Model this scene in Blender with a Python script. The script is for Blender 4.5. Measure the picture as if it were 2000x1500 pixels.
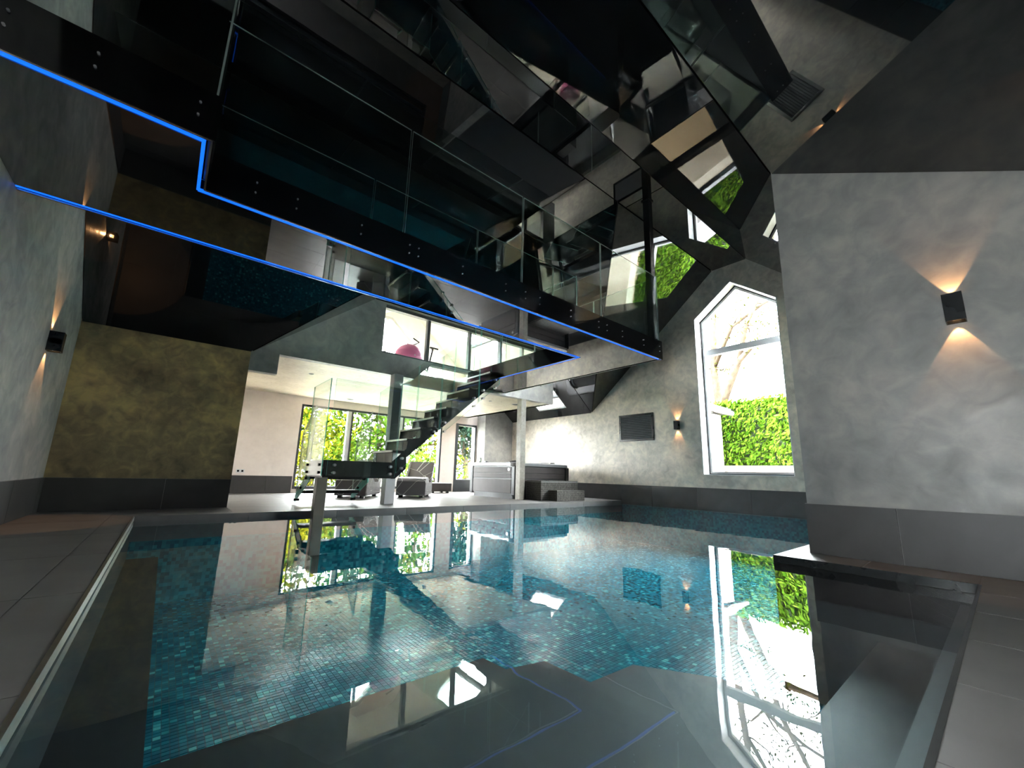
import bpy, bmesh, math, random
import numpy as np
from mathutils import Vector, Matrix

for _o in list(bpy.data.objects):
    bpy.data.objects.remove(_o, do_unlink=True)
SC = bpy.context.scene
COL = SC.collection
R = random.Random(7)

# ------------------------------------------------------------------ camera
YAW, PITCH, ROLL = map(math.radians, (39.918, 11.142, 1.5))
FPX, PPX, PPY = 794.79, 1003.87, 770.91          # in the 2000 x 1500 frame
cam_d = bpy.data.cameras.new('camera')
cam_d.sensor_width = 36.0
cam_d.sensor_fit = 'HORIZONTAL'
cam_d.lens = FPX / 2000 * 36
cam_d.shift_x = -(PPX - 1000) / 2000
cam_d.shift_y = (PPY - 750) / 2000
cam_d.clip_start = 0.02
cam_d.clip_end = 300
cam = bpy.data.objects.new('camera', cam_d)
COL.objects.link(cam)
_f = Vector((math.sin(YAW) * math.cos(PITCH), math.cos(YAW) * math.cos(PITCH), math.sin(PITCH)))
_r = Vector((math.cos(YAW), -math.sin(YAW), 0))
_u = _r.cross(_f)
_r2 = _r * math.cos(ROLL) + _u * math.sin(ROLL)
_u2 = _u * math.cos(ROLL) - _r * math.sin(ROLL)
cam.matrix_world = Matrix(((_r2.x, _u2.x, -_f.x, 0), (_r2.y, _u2.y, -_f.y, 0), (_r2.z, _u2.z, -_f.z, 0.62), (0, 0, 0, 1)))
SC.camera = cam

# ------------------------------------------------------------------ sky, sun, exposure
W = bpy.data.worlds.new('sky')
SC.world = W
W.use_nodes = True
_bg = W.node_tree.nodes['Background']
_bg.inputs[0].default_value = (0.93, 0.97, 1.0, 1)
_bg.inputs[1].default_value = 44.0
sun_d = bpy.data.lights.new('sun', 'SUN')
sun_d.energy = 20.0
sun_d.angle = math.radians(1.5)
sun_d.color = (1.0, 0.94, 0.84)
sun = bpy.data.objects.new('sun', sun_d)
COL.objects.link(sun)
sun.rotation_euler = Vector((0.62, -0.45, -0.64)).to_track_quat('-Z', 'Y').to_euler()

def portal(name, center, sx, sy, direction):
    d = bpy.data.lights.new(name, 'AREA')
    d.shape = 'RECTANGLE'
    d.size, d.size_y = sx, sy
    d.cycles.is_portal = True
    o = bpy.data.objects.new(name, d)
    COL.objects.link(o)
    o.location = center
    o.rotation_euler = Vector(direction).to_track_quat('-Z', 'Z' if abs(direction[2]) < .9 else 'Y').to_euler()
    return o
portal('gable_window_portal', (10.42, 3.70, 3.05), 2.0, 4.8, (-1, 0, 0))
portal('garden_window_portal', (5.6, 12.5, 1.3), 6.2, 2.6, (0, -1, 0))
portal('added_window_portal', (-1.42, -.14, 1.15), .6, 1.7, (1, 0, 0))
portal('gym_window_portal', (4.9, 12.5, 4.4), 6.6, 2.8, (0, -1, 0))

VS = SC.view_settings
VS.view_transform = 'Standard'
VS.look = 'None'
VS.gamma = 1.0
VS.use_curve_mapping = False
VS.exposure = 1.2
SC.display_settings.display_device = 'sRGB'
SC.cycles.use_denoising = True
SC.cycles.use_adaptive_sampling = True
SC.cycles.adaptive_threshold = 0.06
SC.cycles.max_bounces = 9
SC.cycles.diffuse_bounces = 4
SC.cycles.glossy_bounces = 5
SC.cycles.transmission_bounces = 8
SC.cycles.transparent_max_bounces = 28
SC.cycles.caustics_reflective = False
SC.cycles.caustics_refractive = False
SC.cycles.sample_clamp_indirect = 25.0

# ------------------------------------------------------------------ dimensions (metres, solved from the photo)
XL, XR, XN, YN = -1.177, 9.845, 4.552, 1.207
YB, XB, ZS, ZE = 8.0, 0.838, 0.434, 2.552
PL, PF, PN, PRX, PRY = -0.198, 6.97, 0.20, 4.13, 1.385
ZT, YR0, YR1 = 5.80, 3.30, 4.10
ZK = 3.88                       # kink of the near roof slope above the return wall
YE = -0.60                      # near side wall
ZE2 = 2.80
ZW = -0.062                     # water level
ZG = 2.675                      # walkway soffit
GX, GI, GYN, GYJ, GYF, GJX = 6.335, 5.30, 3.674, 3.057, 4.547, -0.122
ZM = 2.605                      # mezzanine soffit
YK = 12.30                      # garden wall
WX0, WX1 = 4.95, 5.90           # flat strip of the wing ceiling
XM = 8.15                       # mezzanine right edge
ZB = -1.05                      # pool floor

# ------------------------------------------------------------------ materials
def _nodes(name):
    m = bpy.data.materials.new(name)
    m.use_nodes = True
    nt = m.node_tree
    return m, nt, nt.nodes['Principled BSDF']

def simple(name, col, rough=.5, metal=0., ior=1.5, spec=.5, emit=None, strength=0., var=0., scale=8.):
    m, nt, b = _nodes(name)
    b.inputs['Base Color'].default_value = (*col, 1)
    b.inputs['Roughness'].default_value = rough
    b.inputs['Metallic'].default_value = metal
    b.inputs['IOR'].default_value = ior
    b.inputs['Specular IOR Level'].default_value = spec
    if emit:
        b.inputs['Emission Color'].default_value = (*emit, 1)
        b.inputs['Emission Strength'].default_value = strength
    if var:
        tc = nt.nodes.new('ShaderNodeTexCoord')
        n = nt.nodes.new('ShaderNodeTexNoise')
        n.inputs['Scale'].default_value = scale
        n.inputs['Detail'].default_value = 5
        nt.links.new(tc.outputs['Object'], n.inputs['Vector'])
        r = nt.nodes.new('ShaderNodeValToRGB')
        r.color_ramp.elements[0].position = .3
        r.color_ramp.elements[1].position = .7
        r.color_ramp.elements[0].color = (*[max(0, c * (1 - var)) for c in col], 1)
        r.color_ramp.elements[1].color = (*[min(1, c * (1 + var)) for c in col], 1)
        nt.links.new(n.outputs['Fac'], r.inputs['Fac'])
        nt.links.new(r.outputs['Color'], b.inputs['Base Color'])
    return m

def plaster(name, dark, mid, light, scale=.9, rough=.42):
    m, nt, b = _nodes(name)
    tc = nt.nodes.new('ShaderNodeTexCoord')
    n1 = nt.nodes.new('ShaderNodeTexNoise')
    n1.inputs['Scale'].default_value = scale
    n1.inputs['Detail'].default_value = 9
    n1.inputs['Roughness'].default_value = .62
    n1.inputs['Distortion'].default_value = .35
    n2 = nt.nodes.new('ShaderNodeTexNoise')
    n2.inputs['Scale'].default_value = scale * 6
    n2.inputs['Detail'].default_value = 6
    n2.inputs['Distortion'].default_value = .8
    for n in (n1, n2):
        nt.links.new(tc.outputs['Object'], n.inputs['Vector'])
    mx = nt.nodes.new('ShaderNodeMix')
    mx.data_type = 'FLOAT'
    mx.inputs[0].default_value = .32
    nt.links.new(n1.outputs['Fac'], mx.inputs[2])
    nt.links.new(n2.outputs['Fac'], mx.inputs[3])
    r = nt.nodes.new('ShaderNodeValToRGB')
    e = r.color_ramp.elements
    e[0].position, e[0].color = .36, (*dark, 1)
    e[1].position, e[1].color = .64, (*light, 1)
    k = e.new(.50)
    k.color = (*mid, 1)
    nt.links.new(mx.outputs[0], r.inputs['Fac'])
    nt.links.new(r.outputs['Color'], b.inputs['Base Color'])
    rr = nt.nodes.new('ShaderNodeMapRange')
    rr.inputs[1].default_value, rr.inputs[2].default_value = .3, .7
    rr.inputs[3].default_value, rr.inputs[4].default_value = rough + .12, rough - .08
    nt.links.new(n2.outputs['Fac'], rr.inputs[0])
    nt.links.new(rr.outputs[0], b.inputs['Roughness'])
    bp = nt.nodes.new('ShaderNodeBump')
    bp.inputs['Strength'].default_value = .12
    bp.inputs['Distance'].default_value = .02
    nt.links.new(n2.outputs['Fac'], bp.inputs['Height'])
    nt.links.new(bp.outputs[0], b.inputs['Normal'])
    return m

def glass(name, tint=(.93, .97, .95), refl=1.0, ior=1.5):
    m = bpy.data.materials.new(name)
    m.use_nodes = True
    nt = m.node_tree
    nt.nodes.remove(nt.nodes['Principled BSDF'])
    out = nt.nodes['Material Output']
    t = nt.nodes.new('ShaderNodeBsdfTransparent')
    t.inputs[0].default_value = (*tint, 1)
    g = nt.nodes.new('ShaderNodeBsdfGlossy')
    g.inputs['Roughness'].default_value = 0.0
    g.inputs['Color'].default_value = (refl, refl, refl, 1)
    f = nt.nodes.new('ShaderNodeLayerWeight')
    f.inputs['Blend'].default_value = .5
    pw_ = nt.nodes.new('ShaderNodeMath')
    pw_.operation = 'POWER'
    pw_.inputs[1].default_value = 5.0
    nt.links.new(f.outputs['Facing'], pw_.inputs[0])
    f0 = ((ior - 1) / (ior + 1)) ** 2
    ma = nt.nodes.new('ShaderNodeMath')
    ma.operation = 'MULTIPLY_ADD'
    ma.inputs[1].default_value = 1 - f0
    ma.inputs[2].default_value = f0
    nt.links.new(pw_.outputs[0], ma.inputs[0])
    mx = nt.nodes.new('ShaderNodeMixShader')
    nt.links.new(ma.outputs[0], mx.inputs[0])
    nt.links.new(t.outputs[0], mx.inputs[1])
    nt.links.new(g.outputs[0], mx.inputs[2])
    nt.links.new(mx.outputs[0], out.inputs[0])
    return m, nt, f, g

M = {}
M['plaster_grey'] = plaster('grey_polished_plaster', (.19, .19, .187), (.285, .28, .265), (.41, .385, .345))
M['plaster_bronze'] = plaster('bronze_polished_plaster', (.13, .093, .053), (.31, .222, .112), (.62, .43, .17), 1.1)
M['plaster_gold'] = plaster('warm_grey_polished_plaster', (.30, .275, .24), (.48, .435, .365), (.70, .62, .49), 1.0, .46)
M['plaster_pale'] = plaster('pale_plaster', (.66, .59, .555), (.72, .65, .61), (.77, .70, .66), 1.2, .5)
M['soffit'] = plaster('cream_soffit_plaster', (.48, .42, .31), (.56, .50, .37), (.63, .57, .43), 2.0, .35)
M['gym_white'] = simple('white_gym_paint', (.40, .385, .35), .6, var=.03, scale=2)
M['gloss'] = simple('black_gloss_ceiling', (.006, .0065, .007), .018, ior=1.8, spec=.5, var=.1, scale=1.5)
M['backing'] = simple('black_roof_lining', (.01, .01, .011), .8, var=.2)
M['soffit_mirror'] = simple('black_mirror_soffit', (.006, .006, .007), .02, ior=2.7, var=.1, scale=2)
M['fascia'] = simple('black_fascia', (.006, .006, .007), .07, ior=1.7, var=.2, scale=3)
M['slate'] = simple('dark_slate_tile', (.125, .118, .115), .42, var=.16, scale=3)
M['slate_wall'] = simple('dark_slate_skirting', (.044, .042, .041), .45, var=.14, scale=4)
M['grout'] = simple('grey_grout', (.20, .195, .19), .8, var=.1)
M['steel'] = simple('brushed_steel', (.60, .59, .57), .28, 1.0, var=.05, scale=30)
M['black_steel'] = simple('black_steel', (.012, .014, .015), .25, var=.2, scale=6)
M['gloss_steel'] = simple('black_gloss_steel', (.012, .014, .014), .06, ior=1.9, var=.2, scale=5)
M['dark_frame'] = simple('anthracite_frame', (.045, .05, .055), .4, var=.1)
M['white_frame'] = simple('white_reveal', (.62, .63, .64), .4, var=.03)
M['pale_metal'] = simple('pale_grey_frame', (.42, .43, .44), .35, var=.04)
M['bronze_steel'] = simple('bronze_grey_steel', (.17, .155, .125), .35, var=.1, scale=6)
M['column'] = plaster('stone_column_plaster', (.22, .20, .17), (.30, .275, .235), (.38, .35, .30), 3, .5)
M['led'] = simple('blue_led', (.02, .1, .4), .4, emit=(.004, .10, .80), strength=.9, var=.02)
M['edge'] = simple('green_glass_edge', (.13, .46, .38), .12, var=.1, scale=10)
M['edge_pale'] = simple('pale_glass_edge', (.40, .47, .45), .1, var=.1, scale=10)
M['pane'], _, _, _ = glass('window_glass', (.97, .985, .98))
M['balustrade'], _, _, _ = glass('balustrade_glass', (.90, .95, .93))
M['water'], _nt, _fr, _gl = glass('pool_water', (.86, .965, .975), 1.0, 1.33)
_tc = _nt.nodes.new('ShaderNodeTexCoord')
_n1 = _nt.nodes.new('ShaderNodeTexNoise')
_n1.inputs['Scale'].default_value = 1.7
_n1.inputs['Detail'].default_value = 2.5
_mp = _nt.nodes.new('ShaderNodeMapping')
_mp.inputs['Scale'].default_value = (1.0, 1.6, 1.0)
_nt.links.new(_tc.outputs['Object'], _mp.inputs['Vector'])
_nt.links.new(_mp.outputs[0], _n1.inputs['Vector'])
_bp = _nt.nodes.new('ShaderNodeBump')
_bp.inputs['Strength'].default_value = .06
_bp.inputs['Distance'].default_value = .02
_nt.links.new(_n1.outputs['Fac'], _bp.inputs['Height'])
for _s in (_fr, _gl):
    _nt.links.new(_bp.outputs[0], _s.inputs['Normal'])

def mosaic(name, use_attr):
    m, nt, b = _nodes(name)
    if use_attr:
        a = nt.nodes.new('ShaderNodeAttribute')
        a.attribute_name = 'tint'
        src = a.outputs['Fac']
    else:
        a = nt.nodes.new('ShaderNodeObjectInfo')
        src = a.outputs['Random']
    r = nt.nodes.new('ShaderNodeValToRGB')
    e = r.color_ramp.elements
    e[0].position, e[0].color = 0, (.005, .10, .165, 1)
    e[1].position, e[1].color = 1, (.14, .58, .60, 1)
    for p, c in ((.4, (.007, .155, .225)), (.82, (.010, .20, .275)), (.94, (.035, .37, .43))):
        k = e.new(p)
        k.color = (*c, 1)
    nt.links.new(src, r.inputs['Fac'])
    nt.links.new(r.outputs['Color'], b.inputs['Base Color'])
    b.inputs['Roughness'].default_value = .22
    return m
M['mosaic'] = mosaic('iridescent_teal_mosaic', True)
M['mosaic_tile'] = mosaic('iridescent_teal_tile', False)
def mosaic_wall():
    m, nt, b = _nodes('teal_mosaic_lining')
    tc = nt.nodes.new('ShaderNodeTexCoord')
    br = nt.nodes.new('ShaderNodeTexVoronoi')
    br.feature = 'F1'
    br.distance = 'CHEBYCHEV'
    br.inputs['Scale'].default_value = 1 / .042
    br.inputs['Randomness'].default_value = 0.0
    nt.links.new(tc.outputs['Object'], br.inputs['Vector'])
    wn = nt.nodes.new('ShaderNodeTexWhiteNoise')
    nt.links.new(br.outputs['Position'], wn.inputs['Vector'])
    r = nt.nodes.new('ShaderNodeValToRGB')
    e = r.color_ramp.elements
    e[0].color, e[1].color = (.006, .11, .17, 1), (.03, .34, .40, 1)
    nt.links.new(wn.outputs['Value'], r.inputs['Fac'])
    nt.links.new(r.outputs['Color'], b.inputs['Base Color'])
    b.inputs['Roughness'].default_value = .25
    return m
M['mosaic_wall'] = mosaic_wall()
M['mosaic_grout'] = simple('dark_teal_grout', (.008, .06, .085), .7, var=.1)
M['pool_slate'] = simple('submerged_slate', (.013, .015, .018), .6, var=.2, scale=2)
M['pool_ledge'] = simple('submerged_ledge', (.05, .052, .056), .6, var=.15, scale=2)

# ------------------------------------------------------------------ geometry helpers
class G:
    def __init__(s):
        s.v, s.f, s.mi = [], [], []
    def add(s, vs, fs, mi=0):
        n = len(s.v)
        s.v += [tuple(map(float, p)) for p in vs]
        s.f += [tuple(i + n for i in q) for q in fs]
        s.mi += [mi] * len(fs)
        return s
    def box(s, x0, x1, y0, y1, z0, z1, mi=0):
        return s.add([(x0, y0, z0), (x1, y0, z0), (x1, y1, z0), (x0, y1, z0), (x0, y0, z1), (x1, y0, z1), (x1, y1, z1), (x0, y1, z1)],
                     [(3, 2, 1, 0), (4, 5, 6, 7), (0, 1, 5, 4), (1, 2, 6, 5), (2, 3, 7, 6), (3, 0, 4, 7)], mi)
    def hexa(s, low, high, mi=0):           # two matching loops of points
        n = len(low)
        return s.add(list(low) + list(high), [tuple(range(n - 1, -1, -1)), tuple(range(n, 2 * n))] +
                     [(i, (i + 1) % n, n + (i + 1) % n, n + i) for i in range(n)], mi)
    def prism(s, poly, axis, a0, a1, mi=0):  # poly in the two other axes, in order
        def p3(q, a):
            return {'x': (a, q[0], q[1]), 'y': (q[0], a, q[1]), 'z': (q[0], q[1], a)}[axis]
        return s.hexa([p3(q, a0) for q in poly], [p3(q, a1) for q in poly], mi)
    def cyl(s, p0, p1, r0, n=12, r1=None, cap=True, mi=0):
        r1 = r0 if r1 is None else r1
        p0, p1 = Vector(p0), Vector(p1)
        d = (p1 - p0).normalized()
        a = d.orthogonal().normalized()
        b = d.cross(a)
        lo, hi = [], []
        for i in range(n):
            t = 2 * math.pi * i / n
            q = a * math.cos(t) + b * math.sin(t)
            lo.append(p0 + q * r0)
            hi.append(p1 + q * r1)
        fs = [(i, (i + 1) % n, n + (i + 1) % n, n + i) for i in range(n)]
        if cap:
            fs += [tuple(range(n - 1, -1, -1)), tuple(range(n, 2 * n))]
        return s.add(lo + hi, fs, mi)
    def tube(s, path, rad, n=8, mi=0):
        path = [Vector(p) for p in path]
        rad = rad if isinstance(rad, (list, tuple)) else [rad] * len(path)
        rings, a = [], None
        for i, p in enumerate(path):
            d = (path[min(i + 1, len(path) - 1)] - path[max(i - 1, 0)]).normalized()
            a = d.orthogonal().normalized() if a is None else (a - d * a.dot(d)).normalized()
            b = d.cross(a)
            rings.append([p + (a * math.cos(2 * math.pi * k / n) + b * math.sin(2 * math.pi * k / n)) * rad[i] for k in range(n)])
        vs = [q for r in rings for q in r]
        fs = []
        for i in range(len(path) - 1):
            for k in range(n):
                fs.append((i * n + k, i * n + (k + 1) % n, (i + 1) * n + (k + 1) % n, (i + 1) * n + k))
        fs += [tuple(range(n - 1, -1, -1)), tuple((len(path) - 1) * n + k for k in range(n))]
        return s.add(vs, fs, mi)
    def lathe(s, prof, c, n=32, mi=0):       # (radius, z) profile
        vs, fs = [], []
        for r, z in prof:
            for k in range(n):
                t = 2 * math.pi * k / n
                vs.append((c[0] + r * math.cos(t), c[1] + r * math.sin(t), c[2] + z))
        for i in range(len(prof) - 1):
            for k in range(n):
                fs.append((i * n + k, i * n + (k + 1) % n, (i + 1) * n + (k + 1) % n, (i + 1) * n + k))
        return s.add(vs, fs, mi)
    def plate(s, outer, holes, fn, off, mi=0):
        """flat outline with holes, mapped to 3-D by fn, given thickness off"""
        bm = bmesh.new()
        loops = []
        for lp in [outer] + list(holes):
            vs = [bm.verts.new((p[0], p[1], 0)) for p in lp]
            es = [bm.edges.new((vs[i], vs[(i + 1) % len(vs)])) for i in range(len(vs))]
            loops.append(vs)
        bmesh.ops.triangle_fill(bm, use_beauty=True, use_dissolve=False, edges=bm.edges[:])
        bm.verts.index_update()
        pts = [fn(v.co.x, v.co.y) for v in bm.verts]
        n = len(pts)
        fs = [tuple(v.index for v in f.verts) for f in bm.faces]
        vs = [tuple(p) for p in pts] + [(p[0] + off[0], p[1] + off[1], p[2] + off[2]) for p in pts]
        out = list(fs) + [tuple(i + n for i in reversed(f)) for f in fs]
        for lp in loops:
            ids = [v.index for v in lp]
            for i in range(len(ids)):
                a, b = ids[i], ids[(i + 1) % len(ids)]
                out.append((a, b, b + n, a + n))
        bm.free()
        return s.add(vs, out, mi)

def mesh_of(name, g, mats, smooth=False, bevel=0., fix=True):
    me = bpy.data.meshes.new(name)
    me.from_pydata(g.v, [], g.f)
    mats = mats if isinstance(mats, (list, tuple)) else [mats]
    for m in mats:
        me.materials.append(m)
    if len(mats) > 1:
        me.polygons.foreach_set('material_index', g.mi)
    if fix or bevel:
        bm = bmesh.new()
        bm.from_mesh(me)
        if bevel:
            bmesh.ops.bevel(bm, geom=[e for e in bm.edges if e.is_manifold and e.calc_face_angle(0) > .5], offset=bevel, segments=2, affect='EDGES', profile=.5)
        bmesh.ops.recalc_face_normals(bm, faces=bm.faces[:])
        bm.to_mesh(me)
        bm.free()
    if smooth:
        me.polygons.foreach_set('use_smooth', [True] * len(me.polygons))
    me.update()
    return me

def tag(o, label=None, cat=None, group=None, kind=None):
    if label: o['label'] = label
    if cat: o['category'] = cat
    if group: o['group'] = group
    if kind: o['kind'] = kind
    return o

def wloc(o):
    p = Vector((0, 0, 0))
    while o is not None:
        p += o.location
        o = o.parent
    return p

def obj(name, g, mats, parent=None, smooth=False, bevel=0., origin=None, fix=True):
    """g holds world coordinates; the mesh is shifted so that it sits under its parent"""
    base = wloc(parent) if parent else Vector((0, 0, 0))
    o = Vector(origin) if origin else base
    g.v = [(p[0] - o.x, p[1] - o.y, p[2] - o.z) for p in g.v]
    ob = bpy.data.objects.new(name, mesh_of(name, g, mats, smooth, bevel, fix))
    COL.objects.link(ob)
    ob.parent = parent
    ob.location = o - base
    return ob

def thing(name, loc, label, cat, group=None, kind=None):
    e = bpy.data.objects.new(name, None)
    e.empty_display_size = .1
    COL.objects.link(e)
    e.location = loc
    return tag(e, label, cat, group, kind)

def struct(name, g, mats, label, cat, **k):
    return tag(obj(name, g, mats, **k), label, cat, kind='structure')

_tiles = {}
def tile_piece(name, parent, x0, x1, y0, y1, z0, z1, mat, gap=.0028):
    key = (name, round(x1 - x0, 3), round(y1 - y0, 3), round(z1 - z0, 3), mat.name)
    if key not in _tiles:
        hx, hy, hz = (x1 - x0) / 2 - gap, (y1 - y0) / 2 - gap, (z1 - z0) / 2
        if x1 - x0 < .03: hx = (x1 - x0) / 2
        if y1 - y0 < .03: hy = (y1 - y0) / 2
        if z1 - z0 > .2: hz -= gap
        _tiles[key] = mesh_of(name, G().box(-hx, hx, -hy, hy, -hz, hz), mat)
    o = bpy.data.objects.new(name, _tiles[key])
    COL.objects.link(o)
    o.parent = parent
    o.location = Vector(((x0 + x1) / 2, (y0 + y1) / 2, (z0 + z1) / 2)) - wloc(parent)
    return o

def cuts(a, b, step, start=None):
    xs, x = [a], (a if start is None else start) + step
    while x < b - .12:
        if x > a + .02: xs.append(x)
        x += step
    return xs + [b]

# ================================================================== STRUCTURE
# ------------------------------------------------------------------ floor and deck tiles
fl = G()
ZF0, ZF1 = -.30, -.004
fl.box(XL - .2, PL, YE - .2, YB + .15, ZF0, ZF1)
fl.box(PL, XR + .4, PF, YB, ZF0, ZF1)
fl.box(XB - .2, XR + .4, YB, YK + .3, ZF0, ZF1)
fl.box(PL, XN + .2, YE - .2, PN, ZF0, ZF1)
fl.box(PRX, XN + .2, PN, PRY, ZF0, ZF1)
fl.box(XN, XR + .4, YN - .3, PRY, ZF0, ZF1)
floor = struct('floor', fl, M['grout'], 'dark grey stone tiled deck running round the pool and under the mezzanine', 'floor')
def deck(x0, x1, y0, y1, sx, sy, startx=None, starty=None):
    xs, ys = cuts(x0, x1, sx, startx), cuts(y0, y1, sy, starty)
    for i in range(len(xs) - 1):
        for j in range(len(ys) - 1):
            tile_piece('tile', floor, xs[i], xs[i + 1], ys[j], ys[j + 1], ZF1, 0, M['slate'])
deck(-.42, PL, YE, PF, .6, 1.2)
deck(XL, -.42, YE, YB, .9, 1.2)
deck(-.42, XR, PF, PF + .30, 1.2, .6)
deck(-.42, XB, PF + .30, YB, 1.2, .9)
deck(XB, XR, PF + .30, YB, 1.2, .9)
deck(XB, XR, YB, YK, 1.2, .6)
deck(PL, XN, YE, PN, .6, .9, .25)
deck(PRX, XN, PN, PRY, .6, .6)
deck(XN, XR, YN, PRY, 1.2, .6)
_cx = cuts(PL, XR - .02, 1.2)
for _a, _b in zip(_cx, _cx[1:]):
    tile_piece('coping', floor, _a, _b, PF - .014, PF + .001, -.11, 0, M['slate'])

# ------------------------------------------------------------------ outside ground
gr = G().box(XR + .4, 40, -30, 40, -.5, -.16)
struct('ground', gr, simple('pale_stone_paving', (.15, .10, .048), .8, var=.18, scale=1.5), 'pale sandstone paving outside the tall gable window', 'ground')

struct('ground_terrace', G().box(-25, XR + .4, YK + .3, 15.0, -.5, -.10), simple('white_terrace_paving', (.60, .57, .53), .8, var=.08, scale=2), 'bright pale terrace paving outside the lounge window', 'terrace')
struct('ground_lawn', G().box(-25, XR + .4, 15.0, 40, -.5, -.14), simple('garden_lawn', (.03, .06, .01), .9, var=.4, scale=3), 'green lawn behind the terrace', 'lawn')
# ------------------------------------------------------------------ walls
def wx(q, x):        # (y, z) outline placed at x
    return lambda a, b: (x, a, b)
LWIN = [(-.40, .35), (.12, .35), (.12, 1.95), (-.40, 1.95)]  # opening for an unseen window, added to bring daylight onto the near walls
lw = G().plate([(YE - .2, -.3), (YB + .15, -.3), (YB + .15, 2.75), (YR1, ZT + .25), (YR0, ZT + .25), (YN, ZK + .25), (YE - .2, ZE2 + .25)], [LWIN], wx(None, XL), (-.2, 0, 0))
struct('wall_left', lw, M['plaster_grey'], 'grey polished plaster side wall with the wall light at the far end', 'wall')

WH = [(2.762, .737), (4.639, .737), (4.639, 4.652), (3.70, 5.381), (2.762, 4.652)]
rw = G().plate([(YN, -.11), (11.8, -.11), (11.8, 3.9), (YB, 3.9), (YB, 2.75), (YR1, ZT + .25), (YR0, ZT + .25), (YN, ZK + .25)], [WH], wx(None, XR), (.45, 0, 0))
struct('wall_right', rw, M['plaster_gold'], 'warm grey plaster gable wall pierced by the tall house-shaped window', 'wall')

nw = G().plate([(YE - .2, -.3), (YN, -.3), (YN, ZK + .25), (YE - .2, ZE2 + .1)], [], wx(None, XN), (.2, 0, 0))
struct('wall_right_near', nw, M['plaster_grey'], 'smoky grey plaster wall jutting out beside the tall window, with the largest wall light', 'wall')
struct('wall_right_return', G().plate([(XN + .2, -.3), (XR, -.3), (XR, ZK + .25), (XN + .2, ZK + .25)], [], lambda a, b: (a, YN, b), (0, -.2, 0)), simple('charcoal_plaster', (.03, .03, .031), .5, var=.2, scale=2), 'charcoal return wall between the jutting wall and the gable', 'wall')
struct('wall_front', G().box(XL - .2, XN + .2, YE - .2, YE, -.3, ZE2 + .25), M['plaster_grey'], 'grey plaster wall behind the photographer along the near deck', 'wall')

bw = G().plate([(XL, -.3), (XB, -.3), (XB, 2.75), (XL, 2.75)], [], lambda a, b: (a, YB + .001, b), (0, .15, 0))
struct('wall_rear_left', bw, M['plaster_bronze'], 'mottled bronze plaster wall under the black roof slope, ending at the lounge opening', 'wall')

# gable wall over the mezzanine edge (plane y = YB) with its glazed opening
GZ = [(3.10, 3.05), (4.22, 3.05), (7.67, 3.05), (7.67, 4.09), (3.10, 4.09)]
mz = G().plate([(XB, 2.245), (1.266, 2.245), (1.266, ZM), (3.86, ZM), (4.24, 2.99), (5.30, 2.99), (5.30, ZM), (XM, ZM), (XM, 3.94), (7.90, 4.15), (2.78, 4.15), (XB, 2.60)],
               [GZ], lambda a, b: (a, YB, b), (0, .16, 0))
struct('wall_mezzanine', mz, M['plaster_grey'], 'grey plaster gable wall and bulkhead above the lounge with the upper gym glazing', 'wall')
obj('gloss_panel', G().plate([(2.79, 4.156), (7.89, 4.156), (WX1, ZT - .01), (WX0, ZT - .01)], [], lambda a, b: (a, YB, b), (0, .16, 0)), M['gloss'], bpy.data.objects['wall_mezzanine'])
gw = G().box(XM - .16, XM, YB + .16, YK, ZM, 3.98)
struct('wall_gym_side', gw, M['plaster_grey'], 'plaster side wall of the upstairs gym above the hot tub', 'wall')
ww = G().box(XB - .2, XB, YB + .15, YK, -.3, 2.62)
struct('wall_lounge_left', ww, M['plaster_pale'], 'pale plaster side wall of the lounge behind the bronze wall', 'wall')

LW = [(2.66, .10), (7.12, .10), (7.12, 2.40), (2.66, 2.40)]
LD = [(7.66, .0), (8.55, .0), (8.55, 2.36), (7.66, 2.36)]
GG = [(1.9, 3.25), (7.75, 3.25), (5.02, 5.60), (4.70, 5.60)]
kw = G().plate([(XB - .2, -.3), (XR + .2, -.3), (XR + .2, 3.0), (WX1, 5.9), (WX0, 5.9), (XB - .2, 2.6)], [LW, LD, GG], lambda a, b: (a, YK, b), (0, .3, 0))
struct('wall_back', kw, M['plaster_pale'], 'pale pinkish plaster garden wall at the back of the lounge', 'wall')
pw = G().box(8.57, XR, 11.8, YK, -.3, 3.9)
struct('wall_back_right', pw, M['plaster_grey'], 'grey plaster wall block behind the hot tub', 'wall')

# ------------------------------------------------------------------ skirting tiles
def skirting(name, label, runs):
    g = G()
    for ax, c, a, b, s, z0 in runs:
        if ax == 'x': g.box(min(c, c + .004 * s), max(c, c + .004 * s), a, b, z0, ZS)
        else: g.box(a, b, min(c, c + .004 * s), max(c, c + .004 * s), z0, ZS)
    base = struct(name, g, M['grout'], label, 'skirting')
    for ax, c, a, b, s, z0 in runs:
        cs = cuts(a, b, 1.2)
        for i in range(len(cs) - 1):
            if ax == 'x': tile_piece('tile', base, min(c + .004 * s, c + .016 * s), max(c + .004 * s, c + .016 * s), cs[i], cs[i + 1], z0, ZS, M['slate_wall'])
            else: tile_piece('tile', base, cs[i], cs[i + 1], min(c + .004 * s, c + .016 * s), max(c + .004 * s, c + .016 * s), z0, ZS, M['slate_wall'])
skirting('baseboard_left', 'dark slate tile skirting along the left wall', [('x', XL, YE, YB, 1, 0)])
skirting('baseboard_rear_left', 'dark slate tile skirting below the bronze plaster wall', [('y', YB, XL + .016, XB, -1, 0)])
skirting('baseboard_right', 'slate tile skirting above the waterline under the tall window', [('x', XR, YN + .02, PF, -1, -.09), ('x', XR, PF, 11.8, -1, 0)])
skirting('baseboard_right_near', 'dark slate tile skirting of the jutting grey wall', [('x', XN, YE, YN + .016, -1, 0), ('y', YN, XN, XR - .02, 1, 0)])
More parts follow.
